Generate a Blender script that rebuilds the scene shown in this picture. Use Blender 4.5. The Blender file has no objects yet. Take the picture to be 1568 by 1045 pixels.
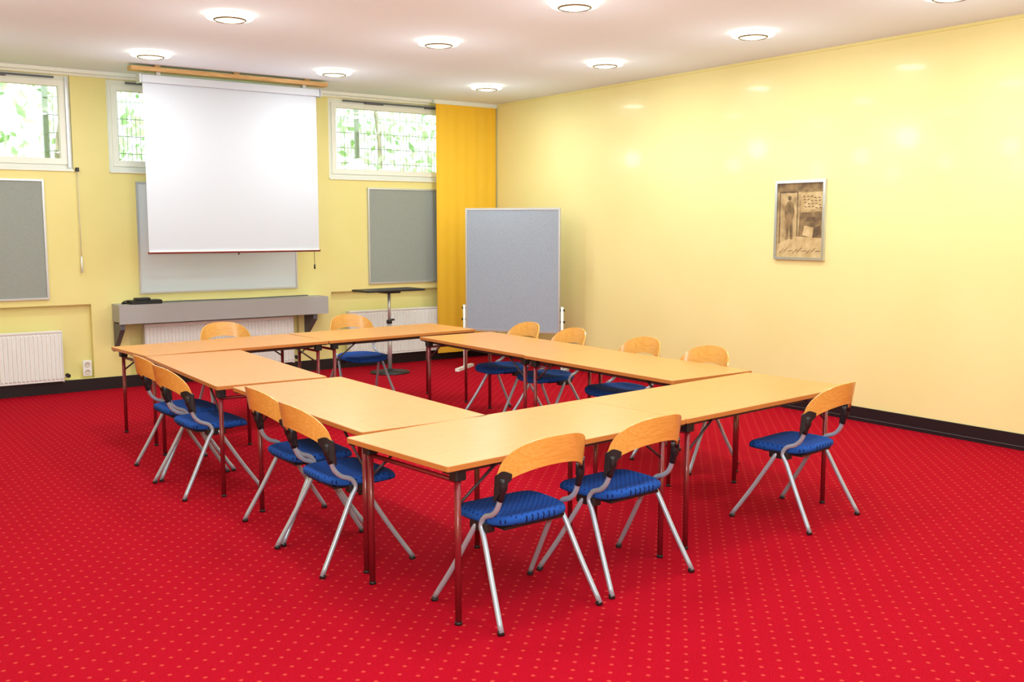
import bpy, math, random, bmesh
from mathutils import Vector, Matrix
random.seed(7)
H=3.37; XR=7.78; YB=11.29; XL=-1.3; YF=-1.6
sc=bpy.context.scene
try:
    sc.view_settings.view_transform='Standard'
    sc.view_settings.look='None'
    sc.view_settings.exposure=0.0
except Exception: pass

# ---------------------------------------------------------------- materials
def srgb(r,g,b):
    f=lambda c:(c/255/12.92) if c/255<=0.04045 else ((c/255+0.055)/1.055)**2.4
    return (f(r),f(g),f(b),1)
def mat(name,col,rough=0.5,metal=0.0,spec=0.5,emit=None,estr=0,coat=0,crough=.2):
    m=bpy.data.materials.new(name); m.use_nodes=True
    b=m.node_tree.nodes['Principled BSDF']
    b.inputs['Base Color'].default_value=col
    b.inputs['Roughness'].default_value=rough
    b.inputs['Metallic'].default_value=metal
    b.inputs['Specular IOR Level'].default_value=spec
    if coat:
        b.inputs['Coat Weight'].default_value=coat; b.inputs['Coat Roughness'].default_value=crough
    if emit:
        b.inputs['Emission Color'].default_value=emit; b.inputs['Emission Strength'].default_value=estr
    return m
def nodes(m): return m.node_tree.nodes, m.node_tree.links, m.node_tree.nodes['Principled BSDF']
def add_noise(m,c1,c2,scale=4,detail=2,vec_scale=(1,1,1),lo=.35,hi=.65,coord='Object'):
    n,l,b=nodes(m)
    tc=n.new('ShaderNodeTexCoord'); mp=n.new('ShaderNodeMapping'); mp.inputs['Scale'].default_value=vec_scale
    l.new(tc.outputs[coord],mp.inputs['Vector'])
    no=n.new('ShaderNodeTexNoise'); no.inputs['Scale'].default_value=scale; no.inputs['Detail'].default_value=detail
    l.new(mp.outputs[0],no.inputs['Vector'])
    r=n.new('ShaderNodeValToRGB'); r.color_ramp.elements[0].color=c1; r.color_ramp.elements[1].color=c2
    r.color_ramp.elements[0].position=lo; r.color_ramp.elements[1].position=hi
    l.new(no.outputs['Fac'],r.inputs['Fac']); l.new(r.outputs['Color'],b.inputs['Base Color'])
    return m

M={}
M['wall']=add_noise(mat('wall_paint_yellow',srgb(240,232,178),0.32,spec=0.35,coat=.13,crough=.08),srgb(236,226,160),srgb(240,230,166),scale=1.2)
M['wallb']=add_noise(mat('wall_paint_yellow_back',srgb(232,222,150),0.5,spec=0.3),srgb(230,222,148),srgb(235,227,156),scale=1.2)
M['ceil']=mat('ceiling_paint',srgb(226,236,246),0.9)
M['base']=mat('baseboard_black',srgb(20,22,26),0.4)
M['white']=mat('white_enamel',srgb(234,240,240),0.35)
M['frame_w']=mat('window_frame_white',srgb(236,242,234),0.35)
M['alu']=mat('aluminium',srgb(200,206,212),0.35,metal=0.6)
M['silver']=mat('silver_tube',srgb(172,186,204),0.32,metal=0.35)
M['black']=mat('black_plastic',srgb(22,23,26),0.45)
M['redleg']=mat('dark_red_enamel',srgb(120,24,34),0.3,coat=0.3)
M['darkrail']=mat('dark_steel',srgb(56,40,44),0.45)
M['greybox']=mat('shelf_grey',srgb(166,168,170),0.45)
M['bracket']=mat('bracket_grey',srgb(92,94,102),0.5)
M['felt']=add_noise(mat('felt_grey',srgb(150,160,162),0.95,spec=0.1),srgb(144,154,150),srgb(160,169,164),scale=180)
M['felt2']=add_noise(mat('felt_grey_blue',srgb(158,170,186),0.95,spec=0.1),srgb(146,160,176),srgb(166,178,192),scale=120)
M['screen']=mat('projection_fabric',srgb(198,206,218),0.85)
M['wb']=mat('whiteboard_enamel',srgb(216,230,240),0.25)
M['beech']=add_noise(mat('beech_table',srgb(222,158,82),0.33,spec=0.5),srgb(204,142,74),srgb(215,156,86),scale=6,detail=4,vec_scale=(1.2,14,14),lo=.3,hi=.7)
M['beech_edge']=mat('beech_edge',srgb(186,120,58),0.4)
M['ply']=add_noise(mat('beech_ply',srgb(226,158,66),0.3,coat=0.3),srgb(212,150,62),srgb(226,170,88),scale=10,detail=4,vec_scale=(1,10,10),lo=.3,hi=.7)
M['curtain']=add_noise(mat('curtain_yellow',srgb(246,196,40),0.8,spec=0.1),srgb(244,196,60),srgb(245,199,66),scale=2,vec_scale=(3,1,.3))
M['oak']=add_noise(mat('batten_wood',srgb(200,160,100),0.5),srgb(184,140,84),srgb(214,176,118),scale=6,vec_scale=(1,20,20))
M['lamp_glass']=mat('lamp_glass',srgb(255,250,235),0.3,emit=srgb(255,246,218),estr=3.8)
M['lamp_core']=mat('lamp_core',srgb(255,240,200),0.3,emit=srgb(255,240,200),estr=2.2)
M['lamp_ring']=mat('lamp_ring_metal',srgb(120,100,70),0.4,metal=0.5)
M['soil']=mat('lawn_green',srgb(120,160,70),0.9)
M['wire']=mat('fence_wire',srgb(140,158,142),0.5)
M['bark']=mat('bark',srgb(150,140,120),0.9)
M['cord']=mat('cord',srgb(210,205,190),0.6)

def dots(n,l,tc,sp,rad,off):
    mp=n.new('ShaderNodeMapping'); mp.inputs['Scale'].default_value=(1/sp,1/sp,1/sp); mp.inputs['Location'].default_value=(off,off,0)
    l.new(tc.outputs['Object'],mp.inputs['Vector'])
    fr=n.new('ShaderNodeVectorMath'); fr.operation='FRACTION'; l.new(mp.outputs[0],fr.inputs[0])
    su=n.new('ShaderNodeVectorMath'); su.operation='SUBTRACT'; su.inputs[1].default_value=(.5,.5,0); l.new(fr.outputs[0],su.inputs[0])
    mu=n.new('ShaderNodeVectorMath'); mu.operation='MULTIPLY'; mu.inputs[1].default_value=(1,1,0); l.new(su.outputs[0],mu.inputs[0])
    le=n.new('ShaderNodeVectorMath'); le.operation='LENGTH'; l.new(mu.outputs[0],le.inputs[0])
    mr=n.new('ShaderNodeMapRange'); mr.inputs['From Min'].default_value=rad/sp*1.25; mr.inputs['From Max'].default_value=rad/sp*.75
    l.new(le.outputs['Value'],mr.inputs['Value'])
    return mr.outputs[0]
# carpet
m=mat('carpet_red_dots',srgb(200,10,30),0.95,spec=0.05); M['carpet']=m
n,l,b=nodes(m)
tc=n.new('ShaderNodeTexCoord')
d1=dots(n,l,tc,0.105,0.0085,0); d2=dots(n,l,tc,0.105,0.0085,0.5)
mx=n.new('ShaderNodeMath'); mx.operation='MAXIMUM'; l.new(d1,mx.inputs[0]); l.new(d2,mx.inputs[1])
no=n.new('ShaderNodeTexNoise'); no.inputs['Scale'].default_value=220; no.inputs['Detail'].default_value=1; l.new(tc.outputs['Object'],no.inputs['Vector'])
r=n.new('ShaderNodeValToRGB'); r.color_ramp.elements[0].position=.3; r.color_ramp.elements[1].position=.7
r.color_ramp.elements[0].color=srgb(142,5,24); r.color_ramp.elements[1].color=srgb(180,11,37)
l.new(no.outputs['Fac'],r.inputs['Fac'])
mc=n.new('ShaderNodeMix'); mc.data_type='RGBA'; l.new(mx.outputs[0],mc.inputs['Factor']); l.new(r.outputs[0],mc.inputs['A']); mc.inputs['B'].default_value=srgb(192,62,56)
l.new(mc.outputs['Result'],b.inputs['Base Color'])
bp=n.new('ShaderNodeBump'); bp.inputs['Strength'].default_value=.35; bp.inputs['Distance'].default_value=.004; l.new(no.outputs['Fac'],bp.inputs['Height']); l.new(bp.outputs[0],b.inputs['Normal'])

# seat fabric blue with dark dots
m=mat('seat_fabric_blue',srgb(30,84,180),0.85,spec=0.15); M['seat']=m
n,l,b=nodes(m); tc=n.new('ShaderNodeTexCoord')
d1=dots(n,l,tc,0.032,0.0045,0); d2=dots(n,l,tc,0.032,0.0045,0.5)
mx=n.new('ShaderNodeMath'); mx.operation='MAXIMUM'; l.new(d1,mx.inputs[0]); l.new(d2,mx.inputs[1])
mc=n.new('ShaderNodeMix'); mc.data_type='RGBA'; l.new(mx.outputs[0],mc.inputs['Factor']); mc.inputs['A'].default_value=srgb(32,80,166); mc.inputs['B'].default_value=srgb(16,26,72)
l.new(mc.outputs['Result'],b.inputs['Base Color'])

# leaves
m=mat('leaves',srgb(120,170,70),0.6); M['leaf']=m
n,l,b=nodes(m)
oi=n.new('ShaderNodeTexCoord'); no=n.new('ShaderNodeTexNoise'); no.inputs['Scale'].default_value=3; l.new(oi.outputs['Object'],no.inputs['Vector'])
r=n.new('ShaderNodeValToRGB'); r.color_ramp.elements[0].color=srgb(148,192,136); r.color_ramp.elements[1].color=srgb(225,240,205); r.color_ramp.elements[0].position=.35; r.color_ramp.elements[1].position=.65
l.new(no.outputs['Fac'],r.inputs['Fac']); l.new(r.outputs[0],b.inputs['Base Color'])
# glass
m=bpy.data.materials.new('window_glass'); m.use_nodes=True; M['glass']=m
n=m.node_tree.nodes; l=m.node_tree.links; n.clear()
o=n.new('ShaderNodeOutputMaterial'); mi=n.new('ShaderNodeMixShader'); mi.inputs[0].default_value=.05
t=n.new('ShaderNodeBsdfTransparent'); g=n.new('ShaderNodeBsdfGlossy'); g.inputs['Roughness'].default_value=.02
l.new(t.outputs[0],mi.inputs[1]); l.new(g.outputs[0],mi.inputs[2]); l.new(mi.outputs[0],o.inputs[0])
# poster
M['sepia']=add_noise(mat('poster_sepia',srgb(190,155,100),0.5),srgb(140,116,74),srgb(196,172,124),scale=9,detail=6)
M['sep_d']=add_noise(mat('poster_dark',srgb(110,82,48),0.5),srgb(100,80,50),srgb(150,124,82),scale=14,detail=6)
M['sep_l']=add_noise(mat('poster_light',srgb(220,196,146),0.5),srgb(180,154,104),srgb(208,186,138),scale=14,detail=6)
M['sep_k']=add_noise(mat('poster_ink',srgb(66,46,28),0.5),srgb(70,54,34),srgb(112,90,58),scale=18,detail=6)
M['chrome']=mat('frame_silver',srgb(206,208,208),0.22,metal=0.85)

# ---------------------------------------------------------------- mesh builder
class MB:
    def __init__(s): s.v=[];s.f=[];s.m=[];s.s=[];s.mats=[]
    def mi(s,k):
        if k not in s.mats: s.mats.append(k)
        return s.mats.index(k)
    def add(s,vs,fs,k,smooth=False,T=None):
        o=len(s.v)
        for v in vs:
            v=Vector(v)
            if T is not None: v=T@v
            s.v.append(v)
        i=s.mi(k)
        for f in fs: s.f.append([o+a for a in f]); s.m.append(i); s.s.append(smooth)
    def box(s,x0,x1,y0,y1,z0,z1,k,T=None):
        vs=[(x,y,z) for z in (z0,z1) for y in (y0,y1) for x in (x0,x1)]
        s.add(vs,[(0,2,3,1),(4,5,7,6),(0,1,5,4),(2,6,7,3),(0,4,6,2),(1,3,7,5)],k,False,T)
    def rbox(s,x0,x1,y0,y1,z0,z1,r,k,k2=None,T=None,seg=4,e=0.004):
        pts=[]
        for cx,cy,a0 in ((x1-r,y1-r,0),(x0+r,y1-r,90),(x0+r,y0+r,180),(x1-r,y0+r,270)):
            for i in range(seg+1):
                a=math.radians(a0+90*i/seg); pts.append((cx,cy,math.cos(a),math.sin(a)))
        N=len(pts); vs=[]
        for z,rr in ((z0,r-e),(z0+e,r),(z1-e,r),(z1,r-e)):
            for cx,cy,c,sn in pts: vs.append((cx+c*rr,cy+sn*rr,z))
        side=[]
        for L in range(3):
            for i in range(N):
                j=(i+1)%N; side.append((L*N+i,L*N+j,(L+1)*N+j,(L+1)*N+i))
        s.add(vs,side,k2 or k,False,T)
        o=len(s.v)-len(vs); i=s.mi(k)
        s.f.append([o+3*N+a for a in range(N)]); s.m.append(i); s.s.append(False)
        s.f.append([o+a for a in reversed(range(N))]); s.m.append(i); s.s.append(False)
    def tube(s,pts,r,k,n=10,sub=6,T=None,smoothpath=True,cap=True):
        P=[Vector(p) for p in pts]
        if smoothpath and len(P)>2:
            Q=[]
            E=[P[0]*2-P[1]]+P+[P[-1]*2-P[-2]]
            for i in range(1,len(E)-2):
                a,b_,c,d=E[i-1:i+3]
                for t in range(sub):
                    t/=sub
                    Q.append(0.5*((2*b_)+(c-a)*t+(2*a-5*b_+4*c-d)*t*t+(3*b_-a-3*c+d)*t**3))
            Q.append(P[-1]); P=Q
        R=[r]*len(P) if not hasattr(r,'__len__') else r
        tan=[(P[min(i+1,len(P)-1)]-P[max(i-1,0)]).normalized() for i in range(len(P))]
        up=Vector((0,0,1)) if abs(tan[0].z)<.9 else Vector((1,0,0))
        nx=tan[0].cross(up).normalized(); vs=[]
        for i,p in enumerate(P):
            nx=(nx-tan[i]*nx.dot(tan[i])).normalized(); ny=tan[i].cross(nx)
            for j in range(n):
                a=2*math.pi*j/n; vs.append(p+(nx*math.cos(a)+ny*math.sin(a))*R[i])
        fs=[(i*n+j,i*n+(j+1)%n,(i+1)*n+(j+1)%n,(i+1)*n+j) for i in range(len(P)-1) for j in range(n)]
        s.add(vs,fs,k,True,T)
        if cap:
            o=len(s.v)-len(vs); mi=s.mi(k)
            s.f.append([o+j for j in reversed(range(n))]); s.m.append(mi); s.s.append(False)
            s.f.append([o+(len(P)-1)*n+j for j in range(n)]); s.m.append(mi); s.s.append(False)
    def lathe(s,prof,k,n=32,T=None,smooth=True):
        vs=[];fs=[]
        for r,z in prof:
            for j in range(n):
                a=2*math.pi*j/n; vs.append((r*math.cos(a),r*math.sin(a),z))
        for i in range(len(prof)-1):
            for j in range(n): fs.append((i*n+j,i*n+(j+1)%n,(i+1)*n+(j+1)%n,(i+1)*n+j))
        s.add(vs,fs,k,smooth,T)
    def grid(s,fn,nu,nv,k,T=None,smooth=True,flip=False):
        vs=[fn(i/nu,j/nv) for i in range(nu+1) for j in range(nv+1)]
        fs=[]
        for i in range(nu):
            for j in range(nv):
                q=(i*(nv+1)+j,(i+1)*(nv+1)+j,(i+1)*(nv+1)+j+1,i*(nv+1)+j+1)
                fs.append(q[::-1] if flip else q)
        s.add(vs,fs,k,smooth,T)
    def mesh(s,name,recalc=True):
        me=bpy.data.meshes.new(name); me.from_pydata([tuple(v) for v in s.v],[],s.f)
        for k in s.mats: me.materials.append(M[k])
        me.polygons.foreach_set('material_index',s.m); me.polygons.foreach_set('use_smooth',s.s)
        me.update()
        if recalc:
            bm=bmesh.new(); bm.from_mesh(me); bmesh.ops.recalc_face_normals(bm,faces=bm.faces); bm.to_mesh(me); bm.free()
        return me
    def obj(s,name,loc=(0,0,0),rot=0,recalc=True):
        o=bpy.data.objects.new(name,s.mesh(name,recalc)); o.location=loc; o.rotation_euler=(0,0,rot)
        sc.collection.objects.link(o); return o
def inst(me,name,loc,rot=0):
    o=bpy.data.objects.new(name,me); o.location=loc; o.rotation_euler=(0,0,rot); sc.collection.objects.link(o); return o
def TR(x=0,y=0,z=0,rz=0,rx=0,ry=0):
    return Matrix.Translation((x,y,z))@Matrix.Rotation(rz,4,'Z')@Matrix.Rotation(ry,4,'Y')@Matrix.Rotation(rx,4,'X')

# ---------------------------------------------------------------- room shell
a=MB(); a.box(XL-.3,XR+.3,YF-.3,YB+.3,-.15,0,'carpet'); a.obj('floor')
a=MB(); a.box(XL-.3,XR+.3,YF-.3,YB+.4,H,H+.25,'ceil'); a.obj('ceiling')
a=MB(); a.box(XR,XR+.3,YF-.3,YB+.3,0,H,'wall'); a.obj('wall_right')
a=MB(); a.box(XL-.3,XL,YF-.3,YB+.3,0,H,'wall'); a.obj('wall_left')
a=MB(); a.box(XL,XR,YF-.3,YF,0,H,'wall'); a.obj('wall_front')
wins=[(.25,2.47,2.35,3.31),(2.83,5.03,2.35,3.31),(5.39,7.55,2.35,3.31)]
niches=[(-.2,2.58,.135,.93),(2.96,4.95,.135,.88),(5.38,7.3,.135,.955)]
def wall_holes(name,x0,x1,y0,y1,z0,z1,holes,niche,nd,k):
    a=MB(); hs=holes+niche
    xs=sorted(set([x0,x1]+[h[0] for h in hs]+[h[1] for h in hs])); zs=sorted(set([z0,z1]+[h[2] for h in hs]+[h[3] for h in hs]))
    for i in range(len(xs)-1):
        for j in range(len(zs)-1):
            cx=(xs[i]+xs[i+1])/2; cz=(zs[j]+zs[j+1])/2
            if any(h[0]<cx<h[1] and h[2]<cz<h[3] for h in holes): continue
            yy=y0
            if any(h[0]<cx<h[1] and h[2]<cz<h[3] for h in niche): yy=y0+nd
            a.box(xs[i],xs[i+1],yy,y1,zs[j],zs[j+1],k)
    return a.obj(name)
wall_holes('wall_back',XL,XR,YB,YB+.3,0,H,wins,niches,.07,'wallb')
a=MB(); a.box(XL,XR-.015,YB-.015,YB,0,.13,'base'); a.obj('baseboard_back')
a=MB(); a.box(XR-.015,XR,YF,YB-.015,0,.13,'base'); a.box(XR-.018,XR-.015,YF,YB-.02,.03,.034,'bracket'); a.obj('baseboard_right')
a=MB(); a.box(XL,XL+.015,YF,YB,0,.13,'base'); a.obj('baseboard_left')
a=MB(); a.box(XR-.012,XR,YF,YB,H-.025,H,'wallb'); a.obj('trim_1')
a=MB(); a.box(XL,6.8,YB-.1,YB,H-.035,H,'frame_w'); a.box(XL,6.8,YB-.02,YB,H-.055,H-.035,'frame_w'); a.obj('curtain_rail')

# windows
for wi,(x0,x1,z0,z1) in enumerate(wins):
    a=MB(); y0=YB+.03; y1=YB+.10
    def ring(X0,X1,Z0,Z1,t,ya,yb,k):
        a.box(X0,X1,ya,yb,Z0,Z0+t,k); a.box(X0,X1,ya,yb,Z1-t,Z1,k); a.box(X0,X0+t,ya,yb,Z0+t,Z1-t,k); a.box(X1-t,X1,ya,yb,Z0+t,Z1-t,k)
    ring(x0,x1,z0,z1,.055,y0,y1,'frame_w')
    sashes=[(x0+.05,x1-.05)]
    for sx0,sx1 in sashes:
        ring(sx0,sx1,z0+.05,z1-.05,.06,y0-.018,y1-.02,'frame_w')
        ring(sx0+.055,sx1-.055,z0+.105,z1-.105,.008,y0-.006,y1-.03,'cord')
        a.box(sx0+.05,sx1-.05,y0+.02,y0+.026,z0+.1,z1-.1,'glass')
    a.box(x0+.2,x1-.15,y0-.04,y0-.02,z1-.035,z1-.018,'bracket')
    a.box(x1-.05,x1-.03,y0-.045,y0-.02,z0+.02,z1-.02,'alu')
    a.box(x0+.5,x0+.75,y0-.05,y0-.02,z1-.05,z1-.02,'bracket'); a.box(x1-.8,x1-.6,y0-.05,y0-.02,z1-.05,z1-.02,'bracket')
    a.box(x0,x1,YB-.02,YB+.05,z0-.02,z0,'frame_w')
    a.obj('window_%d'%(wi+1))

a=MB(); a.tube([(2.5,YB-.03,2.36),(2.5,YB-.03,1.42)],.004,'cord',n=6); a.tube([(2.5,YB-.03,1.44),(2.5,YB-.03,1.27)],.010,'white',n=8); a.box(2.485,2.515,YB-.045,YB,2.33,2.37,'black'); a.obj('window_crank_rod')

# ---------------------------------------------------------------- outside
a=MB(); a.box(-12,26,YB+.8,40,-.15,1.5,'soil'); a.obj('lawn')
a=MB()
for i in range(180):
    x=2.4+i*.05; a.box(x,x+.006,12.3,12.306,1.5,4.2,'wire')
for i in range(14):
    z=1.6+i*.2; a.box(2.4,11.4,12.292,12.3,z,z+.010,'wire')
for x in (2.4,4.3,6.28,8.5): a.box(x,x+.05,12.31,12.36,1.5,4.2,'wire')
a.obj('wire_fence')
a=MB()
for i in range(7500):
    cx=random.uniform(-3,15); cy=random.uniform(13.6,17); cz=1.7+random.random()**.8*4.0+.5*abs(math.sin(cx*1.7))
    s_=random.uniform(.05,.13)
    T=TR(cx,cy,cz,random.uniform(0,6.3),random.uniform(0,3),random.uniform(0,3))
    a.add([(-s_,0,0),(0,-s_*.5,0),(s_,0,0),(0,s_*.5,0)],[(0,1,2,3)],'leaf',False,T)
for i in range(10):
    x=-2+i*1.7+random.uniform(-.3,.3); y=random.uniform(14,16)
    a.tube([(x,y,1.51),(x+random.uniform(-.2,.2),y,3),(x+random.uniform(-.5,.5),y,5)],[.035]*13,'bark',n=6)
a.obj('hedge',recalc=False)

# ---------------------------------------------------------------- ceiling lamps
a=MB()
a.lathe([(0.001,0),(.10,0),(.10,-.02),(.001,-.02)],'white')
a.lathe([(.135,-.018),(.172,-.020),(.180,-.027),(.174,-.035),(.125,-.042),(.120,-.034),(.135,-.018)],'lamp_glass',n=40)
a.lathe([(.124,-.01),(.124,-.048),(.114,-.052),(.112,-.01)],'lamp_ring',n=40)
a.lathe([(.113,-.036),(.110,-.046),(.08,-.054),(.04,-.058),(.001,-.060)],'lamp_core',n=40)
lm=a.mesh('ceiling_lamp')
k=0
for X in (.95,2.85,4.72,6.64):
    for Y in (9.72,7.65,5.78,4.02,2.1,.2):
        inst(lm,'ceiling_lamp' if k==0 else 'ceiling_lamp.%03d'%k,(X,Y,H))
        L=bpy.data.lights.new('lamp_light','AREA'); L.shape='DISK'; L.size=.26; L.energy=12.5; L.color=(.97,1.0,.95)
        lo=bpy.data.objects.new('lamp_light',L); lo.location=(X,Y,H-.08); sc.collection.objects.link(lo)
        L=bpy.data.lights.new('ceiling_fill','POINT'); L.energy=9.8; L.color=(.86,.97,1.0); L.shadow_soft_size=.1; L.specular_factor=0.0  # added unseen fill light, floats below the fixture to brighten ceiling and upper walls
        lo=bpy.data.objects.new('ceiling_fill',L); lo.location=(X,Y,H-.75); sc.collection.objects.link(lo)
        k+=1

# ---------------------------------------------------------------- projection screen
a=MB(); SY=10.50
a.box(2.86,4.98,SY-.09,SY+.06,3.305,3.345,'oak')
for x in (3.1,3.92,4.72): a.box(x,x+.06,SY-.05,SY+.03,3.345,H,'oak')
a.rbox(2.96,4.90,SY-.05,SY+.06,3.195,3.272,.02,'screen')
a.box(3.12,3.16,SY-.03,SY+.03,3.27,3.306,'alu'); a.box(4.70,4.74,SY-.03,SY+.03,3.27,3.306,'alu')
a.box(2.945,2.96,SY-.055,SY+.065,3.19,3.277,'alu'); a.box(4.90,4.915,SY-.055,SY+.065,3.19,3.277,'alu')
a.box(2.985,4.87,SY,SY+.003,1.50,3.2,'screen')
a.tube([(2.975,SY,1.487),(4.88,SY,1.487)],.012,'redleg',n=10)
a.box(2.985,4.87,SY-.010,SY+.012,1.487,1.507,'white')
a.tube([(4.81,SY,1.48),(4.81,SY,1.31)],.003,'black',n=6); a.tube([(4.81,SY,1.33),(4.81,SY,1.28)],.010,'black',n=8)
a.tube([(3.93,SY,1.48),(3.93,SY,1.455)],.008,'black',n=8)
a.obj('projection_screen')

def board(name,x0,x1,z0,z1,y,k,fr='alu',t=.022,w=.02):
    a=MB()
    a.box(x0+w,x1-w,y-t*.5,y,z0+w,z1-w,k)
    for b_ in ((x0,x1,z0,z0+w),(x0,x1,z1-w,z1),(x0,x0+w,z0+w,z1-w),(x1-w,x1,z0+w,z1-w)):
        a.box(b_[0],b_[1],y-t,y,b_[2],b_[3],fr)
    return a.obj(name)
board('whiteboard',3.09,4.94,1.02,2.24,YB,'wb')
board('pinboard',.9,2.17,1.0,2.24,YB,'felt')
board('pinboard.001',5.90,7.1,1.035,2.24,YB,'felt')

# grey wall shelf with brackets
a=MB()
a.box(2.79,5.2,YB-.30,YB,.885,.925,'greybox')
a.box(2.79,5.2,YB-.30,YB-.27,.72,.885,'greybox')
a.box(2.79,2.82,YB-.27,YB,.74,.885,'greybox'); a.box(5.17,5.2,YB-.27,YB,.74,.885,'greybox')
for x in (2.80,5.02):
    a.add([(x,YB-.27,.72),(x,YB-.27,.66),(x,YB,.44),(x,YB,.72),(x+.05,YB-.27,.72),(x+.05,YB-.27,.66),(x+.05,YB,.44),(x+.05,YB,.72)],
      [(0,1,2,3),(7,6,5,4),(0,4,5,1),(1,5,6,2),(2,6,7,3),(3,7,4,0)],'bracket')
a.obj('wall_shelf')
a=MB()
a.rbox(2.92,3.26,YB-.27,YB-.08,.925,.965,.03,'black'); a.rbox(2.98,3.14,YB-.25,YB-.12,.965,.99,.03,'black')
a.tube([(2.93,YB-.18,.95),(2.88,YB-.2,.96),(2.86,YB-.16,.935),(2.95,YB-.06,.935)],.008,'black')
a.obj('desk_telephone')
a=MB()
a.tube([(3.26,YB-.15,.935),(3.6,YB-.10,.932),(4.2,YB-.14,.932),(4.75,YB-.08,.932),(5.05,YB-.05,.932)],.006,'bracket',n=6)
a.obj('cable')

# radiators
def radiator(name,x0,x1,z0,z1):
    a=MB(); yb=YB; yf=YB-.11
    a.box(x0,x1,yf+.012,yb-.02,z0+.01,z1-.012,'white')
    nn=int((x1-x0)/.04); w=(x1-x0)/nn
    for i in range(nn):
        xa=x0+i*w
        a.add([(xa+.006,yf+.012,z0+.03),(xa+w-.006,yf+.012,z0+.03),(xa+w-.012,yf,z0+.04),(xa+.012,yf,z0+.04),
               (xa+.006,yf+.012,z1-.03),(xa+w-.006,yf+.012,z1-.03),(xa+w-.012,yf,z1-.04),(xa+.012,yf,z1-.04)],
              [(0,1,2,3),(3,2,6,7),(0,3,7,4),(1,5,6,2),(7,6,5,4)],'white')
    a.box(x0-.004,x0,yf,yb-.02,z0,z1,'white'); a.box(x1,x1+.004,yf,yb-.02,z0,z1,'white')
    a.box(x0,x1,yf,yf+.02,z1-.012,z1,'white'); a.box(x0,x1,yb-.04,yb-.02,z1-.012,z1,'white')
    for i in range(int((x1-x0)/.03)): a.box(x0+i*.03,x0+i*.03+.012,yf+.02,yb-.04,z1-.012,z1-.003,'white')
    for x in (x0+.2,x1-.2): a.box(x,x+.04,yb-.02,YB+.068,z0+.1,z1-.1,'white')
    a.tube([(x1,YB-.05,z0+.05),(x1+.05,YB-.05,z0+.05),(x1+.06,YB-.02,z0+.05),(x1+.06,YB+.06,z0+.05)],.01,'white',n=8)
    a.tube([(x1+.05,YB-.10,z0+.06),(x1+.05,YB-.03,z0+.06)],.022,'black',n=12)
    a.obj(name)
radiator('radiator',.55,2.25,.13,.67)
radiator('radiator.001',3.1,4.83,.13,.69)
radiator('radiator.002',5.58,7.1,.13,.71)

a=MB(); a.rbox(-.045,.045,-.085,.085,0,.012,.008,'white',T=TR(2.51,YB,.245,rx=math.pi/2))
for dz in (-.04,.04): a.lathe([(.028,.0125),(.028,.016),(.022,.016),(.020,.0125),(0.001,.0125)],'cord',n=20,T=TR(2.51,YB,.245+dz,rx=math.pi/2))
a.obj('power_socket')

# curtain
a=MB()
def cf(u,v):
    x=6.83+u*.93; z=.10+v*3.22
    return (x,YB-.14+.003*math.sin(u*2*math.pi*6)+.004*math.sin(u*2*math.pi*2.5+v*1.5),z)
a.grid(cf,140,10,'curtain')
a.box(6.80,7.77,YB-.16,YB-.11,3.32,H,'frame_w')
a.obj('curtain',recalc=False)

# ---------------------------------------------------------------- mobile pinboard
a=MB()
w=1.2
a.box(-w/2+.02,w/2-.02,-.015,.015,.50,1.96,'felt2')
for b_ in ((-w/2,w/2,.48,.505),(-w/2,w/2,1.955,1.98),(-w/2,-w/2+.022,.505,1.955),(w/2-.022,w/2,.505,1.955)):
    a.box(b_[0],b_[1],-.02,.02,b_[2],b_[3],'alu')
for s_ in (-1,1):
    x=s_*(w/2+.025)
    a.tube([(x,0,.04),(x,0,.80)],.018,'white',n=12)
    a.box(x-.025,x+.025,-.26,.26,.0,.035,'white')
    a.tube([(x-s_*.03,0,.62),(x+s_*.035,0,.62)],.012,'black',n=8)
    a.tube([(x-s_*.03,0,.76),(x+s_*.03,0,.76)],.012,'black',n=8)
a.obj('mobile_pinboard',(7.08,9.82,0),math.atan2(-.81,.59))

a=MB()
a.rbox(-.41,.41,-.2,.2,.99,1.012,.04,'black')
a.box(-.1,.1,-.1,.1,.965,.99,'black')
a.tube([(0,0,.03),(0,0,.62)],.026,'alu',n=14); a.tube([(0,0,.6),(0,0,.97)],.018,'alu',n=14); a.tube([(0,0,.60),(0,0,.64)],.034,'black',n=14)
a.tube([(.03,0,.64),(.07,0,.64)],.012,'black',n=8)
a.lathe([(.001,.0),(.24,.0),(.24,.012),(.06,.035),(.03,.05),(.001,.05)],'black',n=36)
a.obj('projector_stand',(5.80,10.58,0),.08)

# ---------------------------------------------------------------- framed picture on right wall
a=MB()
y0,y1,z0,z1=5.84,6.42,1.44,2.19; x=XR
fw=.026; d=.03
for b_ in ((y0,y1,z0,z0+fw),(y0,y1,z1-fw,z1),(y0,y0+fw,z0+fw,z1-fw),(y1-fw,y1,z0+fw,z1-fw)):
    a.box(x-d,x,b_[0],b_[1],b_[2],b_[3],'chrome')
a.box(x-.012,x,y0+fw,y1-fw,z0+fw,z1-fw,'sepia')
def P(u,v): return (y1-fw-u*(y1-y0-2*fw), z0+fw+v*(z1-z0-2*fw))
def poly(pts,k,dd):
    vs=[(x-.012-dd,)+P(u,v) for u,v in pts]; a.add(vs,[tuple(range(len(vs)))],k)
def line(p,q,wd,k,dd):
    dx,dy=q[0]-p[0],q[1]-p[1]; L_=math.hypot(dx,dy); nx,ny=-dy/L_*wd/2,dx/L_*wd/2
    poly([(p[0]+nx,p[1]+ny),(q[0]+nx,q[1]+ny),(q[0]-nx,q[1]-ny),(p[0]-nx,p[1]-ny)],k,dd)
poly([(0,0),(1,0),(1,.26),(.4,.28),(0,.18)],'sep_l',.0004)
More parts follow.
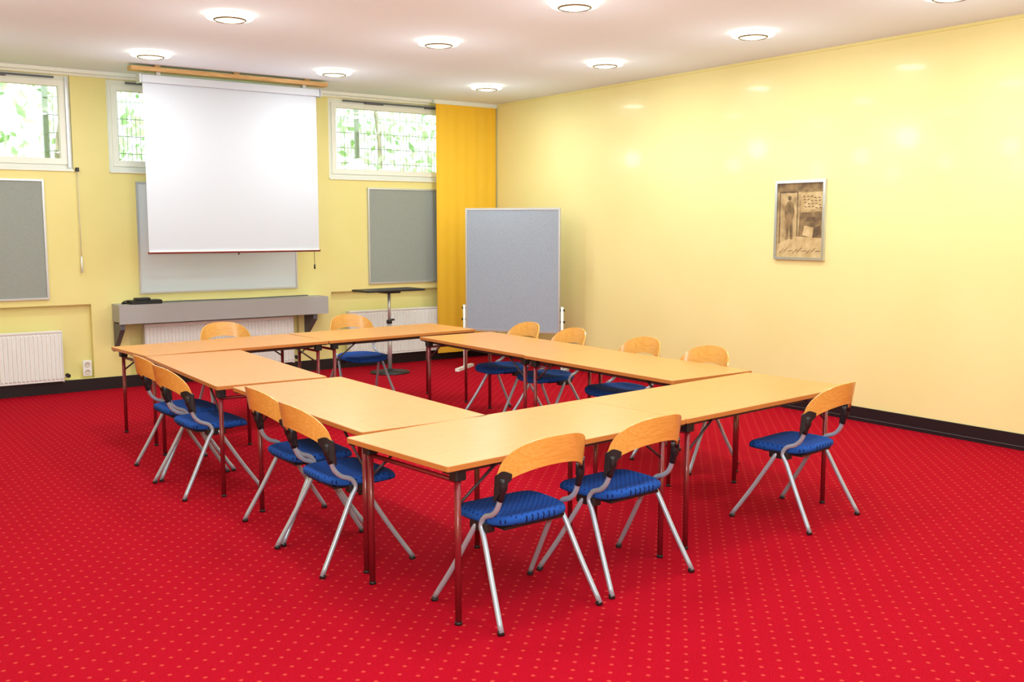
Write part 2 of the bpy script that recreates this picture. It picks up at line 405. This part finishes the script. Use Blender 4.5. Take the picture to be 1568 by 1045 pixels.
poly([(0,.88),(1,.88),(1,1),(0,1)],'sep_d',.0004)
poly([(.46,.28),(1,.26),(1,.62),(.5,.60)],'sep_d',.0004)
poly([(.52,.62),(.97,.66),(.97,.88),(.52,.86)],'sep_l',.0006)
line((.44,.28),(.44,.88),.02,'sep_k',.0008); line((.05,.18),(.05,.88),.02,'sep_k',.0008); line((.05,.88),(.44,.88),.02,'sep_k',.0008)
poly([(.56,.30),(.78,.26),(.80,.40),(.60,.43)],'sep_l',.001)
poly([(.78,.26),(.95,.32),(.95,.43),(.80,.40)],'sep_k',.001)
poly([(.19,.24),(.24,.24),(.27,.48),(.29,.24),(.35,.24),(.34,.52),(.38,.60),(.35,.72),(.29,.76),(.22,.75),(.16,.68),(.17,.54),(.2,.5)],'sep_d',.001)
poly([(.265+.04*math.cos(t),.80+.035*math.sin(t)) for t in [i*math.pi/6 for i in range(12)]],'sep_k',.0012)
poly([(.62,.48),(.85,.48),(.82,.54),(.66,.55)],'sep_k',.001)
for i in range(4):
    for j in range(5):
        u=.56+.08*j+.01*i; v=.82-.045*i-.005*j
        line((u,v),(u+.05,v+.012*((i+j)%3-1)),.012,'sep_k',.0012)
for i in range(9): line((.05+.1*i,.05+.015*(i%3)),(min(.99,.16+.1*i),.09+.02*((i+1)%3)),.012,'sep_d',.001)
for i in range(5): line((.5+.11*i,.28),(.5+.11*i,.60),.008,'sep_k',.0008)
a.obj('framed_picture',recalc=False)

# ---------------------------------------------------------------- tables
def table(name,c,rot,Lx,Ly,TH=.74,ins=(.08,.08),iy=.06):
    a=MB(); x=Lx/2; y=Ly/2
    a.rbox(-x,x,-y,y,TH-.026,TH,.015,'beech','beech_edge',e=.002)
    a.box(-x+.12,x-.12,-y+.07,-y+.095,TH-.058,TH-.026,'darkrail'); a.box(-x+.12,x-.12,y-.095,y-.07,TH-.058,TH-.026,'darkrail')
    for sx in (-1,1):
        lx=sx*(x-(ins[0] if sx<0 else ins[1]))
        for sy in (-1,1):
            ly=sy*(y-iy)
            a.tube([(lx,ly,.012),(lx,ly,TH-.05)],.0145,'redleg',n=12)
            a.tube([(lx,ly,0),(lx,ly,.014)],.017,'black',n=12)
            a.rbox(lx-.03,lx+.03,ly-.028,ly+.028,TH-.085,TH-.027,.01,'black')
            a.tube([(lx,ly,TH-.20),(lx-sx*.10,ly,TH-.13),(lx-sx*.22,ly,TH-.045)],.007,'darkrail',n=8,smoothpath=False)
        a.tube([(lx,-y+iy,TH-.09),(lx,y-iy,TH-.09)],.011,'redleg',n=10)
    for sx in (-1,1):
        for sy in (-1,1):
            X=sx*(x-.03);Y=sy*(y-.03)
            a.box(X-.02,X+.02,Y-.02,Y+.02,TH-.036,TH-.026,'black')
    return a.obj(name,(c[0],c[1],0),rot)
def quad(name,p,ang,L,D,**kw):
    c=(p[0]+math.cos(ang)*L/2-math.sin(ang)*D/2, p[1]+math.sin(ang)*L/2+math.cos(ang)*D/2)
    return table(name,c,ang,L,D,**kw)
r6=math.radians(5.8)
quad('folding_table',(2.20,3.52),r6,1.60,.80,ins=(.10,.13))
quad('folding_table.001',(2.20+1.601*math.cos(r6),3.52+1.601*math.sin(r6)),r6,1.68,.80,ins=(.08,.22))
table('folding_table.002',(2.61,5.255),math.radians(90.5),1.75,.76,ins=(.05,.34),iy=.04)
table('folding_table.003',(2.56,7.09),math.radians(88),1.79,.76,ins=(.06,.3),iy=.045)
table('folding_table.004',(5.07,5.505),math.radians(90.5),1.64,.80)
table('folding_table.005',(5.08,7.147),math.radians(90.3),1.64,.80)
r5=math.radians(4.5)
quad('folding_table.006',(2.22,8.02),r5,1.64,.80)
quad('folding_table.007',(2.22+1.645*math.cos(r5),8.02+1.645*math.sin(r5)),math.radians(3.5),1.64,.80)

# ---------------------------------------------------------------- chair
def build_chair():
    a=MB()
    for s_ in (-1,1):
        a.tube([(s_*.288,-.262,.012),(s_*.262,-.165,.19),(s_*.240,-.075,.365),(s_*.232,-.040,.425),(s_*.228,-.062,.468),(s_*.226,-.118,.492),(s_*.226,-.158,.535),(s_*.224,-.185,.62),(s_*.220,-.200,.67)],.0125,'silver',n=12,sub=5)
        a.tube([(s_*.290,.262,.012),(s_*.262,.15,.18),(s_*.240,.045,.35),(s_*.225,.005,.418),(s_*.19,-.01,.428)],.0125,'silver',n=12,sub=5)
        a.tube([(s_*.288,-.262,0),(s_*.2855,-.2525,.02)],.0155,'black',n=12); a.tube([(s_*.290,.262,0),(s_*.2875,.2525,.018)],.0155,'black',n=12)
        a.rbox(s_*.205-.03,s_*.205+.03,-.075,.055,.395,.438,.015,'black')
    a.tube([(-.20,-.02,.415),(.20,-.02,.415)],.013,'silver',n=10)
    a.box(-.17,.17,-.13,.13,.412,.425,'black')
    def sp(t,r):
        c,s=math.cos(t),math.sin(t); e=.62
        x=.235*math.copysign(abs(c)**e,c)*r; y=.215*math.copysign(abs(s)**e,s)*r
        x*=1+.06*(y/.215)
        return x,y+.035
    N=44
    rings=[(0.001,.462),(.35,.462),(.62,.466),(.82,.473),(.93,.472),(.985,.462),(1.0,.450),(.985,.436),(.93,.428),(.5,.424),(.001,.424)]
    vs=[]
    for r,z in rings:
        for j in range(N):
            t=2*math.pi*j/N; x,y=sp(t,r)
            zz=z-.025*max(0,(y-.14)/.11)**2 + .012*(max(0,(-y-.08))/.1)**2
            vs.append((x,y,zz))
    fs=[(i*N+j,i*N+(j+1)%N,(i+1)*N+(j+1)%N,(i+1)*N+j) for i in range(len(rings)-1) for j in range(N)]
    a.add(vs,fs,'seat',True)
    def back(u,side,v):
        au=abs(u)
        zt=.685+.17*(max(0,1-au**2.3))**.62
        zb=.600+.125*(max(0,1-au**2.0))**.75
        z=zb+(zt-zb)*v
        x=.242*math.sin(u*1.25)/math.sin(1.25)
        y=-.292+.115*(1-math.cos(u*1.25))/(1-math.cos(1.25)) + (0.72-z)*.20*(1-.3*au)
        nx=math.sin(u*.9); ny=-math.cos(u*.9)
        th=.0055*side
        return Vector((x+nx*th,y+ny*th,z))
    nu,nv=40,8
    a.grid(lambda p,q:back(2*p-1,1,q),nu,nv,'ply',flip=True)
    a.grid(lambda p,q:back(2*p-1,-1,q),nu,nv,'ply')
    a.grid(lambda p,q:back(2*p-1,1-2*q,1),nu,1,'ply'); a.grid(lambda p,q:back(2*p-1,1-2*q,0),nu,1,'ply',flip=True)
    for e in (-1,1): a.grid(lambda p,q:back(e,1-2*q,p),2,1,'ply')
    for s_ in (-1,1):
        def br(p,q,off):
            u=s_*(.72+.32*p)
            au=min(abs(u),1)
            vhi=.16+.76*p
            P0=back(s_*au,1 if off>0 else -1,0); P1=back(s_*au,1 if off>0 else -1,1)
            z0=P0.z-.004-.04*p; z1=P0.z+(P1.z-P0.z)*vhi
            base=P0.lerp(P1,vhi*q)
            nx=math.sin(s_*au*.9); ny=-math.cos(au*.9)
            ex=(abs(u)-au)*.24
            return Vector((base.x+nx*.006*off+s_*ex*.2, base.y+ny*.006*off+ex, z0+(z1-z0)*q))
        a.grid(lambda p,q:br(p,q,1),5,4,'black'); a.grid(lambda p,q:br(p,q,-1),5,4,'black',flip=True)
        a.grid(lambda p,q:br(0,p,1-2*q),4,1,'black'); a.grid(lambda p,q:br(1,p,1-2*q),4,1,'black'); a.grid(lambda p,q:br(p,0,1-2*q),5,1,'black'); a.grid(lambda p,q:br(p,1,1-2*q),5,1,'black')
        a.tube([(s_*.225,-.172,.565),(s_*.223,-.188,.62),(s_*.222,-.19,.67)],[.015]*3+[.021]*4,'black',n=12,sub=3)
    return a.mesh('conference_chair')
cm=build_chair()
chairs=[(2.655,3.65,2),(3.32,3.705,4),(4.87,3.81,8.5),
 (2.315,4.765,-90),(2.36,5.36,-90),(2.20,6.60,-88),(2.235,7.19,-89),
 (3.28,8.98,180),(4.62,9.05,177),
 (5.36,7.55,90),(5.36,6.88,88),(5.36,5.95,90),(5.33,5.2,92)]
for i,(x,y,r) in enumerate(chairs):
    inst(cm,'conference_chair' if i==0 else 'conference_chair.%03d'%i,(x,y,0),math.radians(r))

# ---------------------------------------------------------------- light
w=bpy.data.worlds.new('sky'); sc.world=w; w.use_nodes=True
bg=w.node_tree.nodes['Background']; bg.inputs[0].default_value=(.88,.96,1,1); bg.inputs[1].default_value=3.1
S=bpy.data.lights.new('sun','SUN'); S.energy=5; S.angle=.02; S.color=(1,.97,.88)
so=bpy.data.objects.new('sun',S); so.rotation_euler=(math.radians(48),0,math.radians(-20)); sc.collection.objects.link(so)
A=bpy.data.lights.new('camera_flash','AREA'); A.energy=130; A.size=.25; A.color=(.90,.98,1)
ao=bpy.data.objects.new('camera_flash',A); ao.location=(-.05,-.1,2.05)
ao.rotation_euler=(math.radians(97),0,math.radians(-33)); sc.collection.objects.link(ao)

# ---------------------------------------------------------------- camera
c=bpy.data.cameras.new('camera'); c.sensor_width=36; c.lens=35.13; c.clip_start=.05
co=bpy.data.objects.new('camera',c); co.location=(0,0,1.75)
co.rotation_euler=(math.radians(90)-math.atan(174.5/1530),0,math.radians(-35.76))
sc.collection.objects.link(co); sc.camera=co
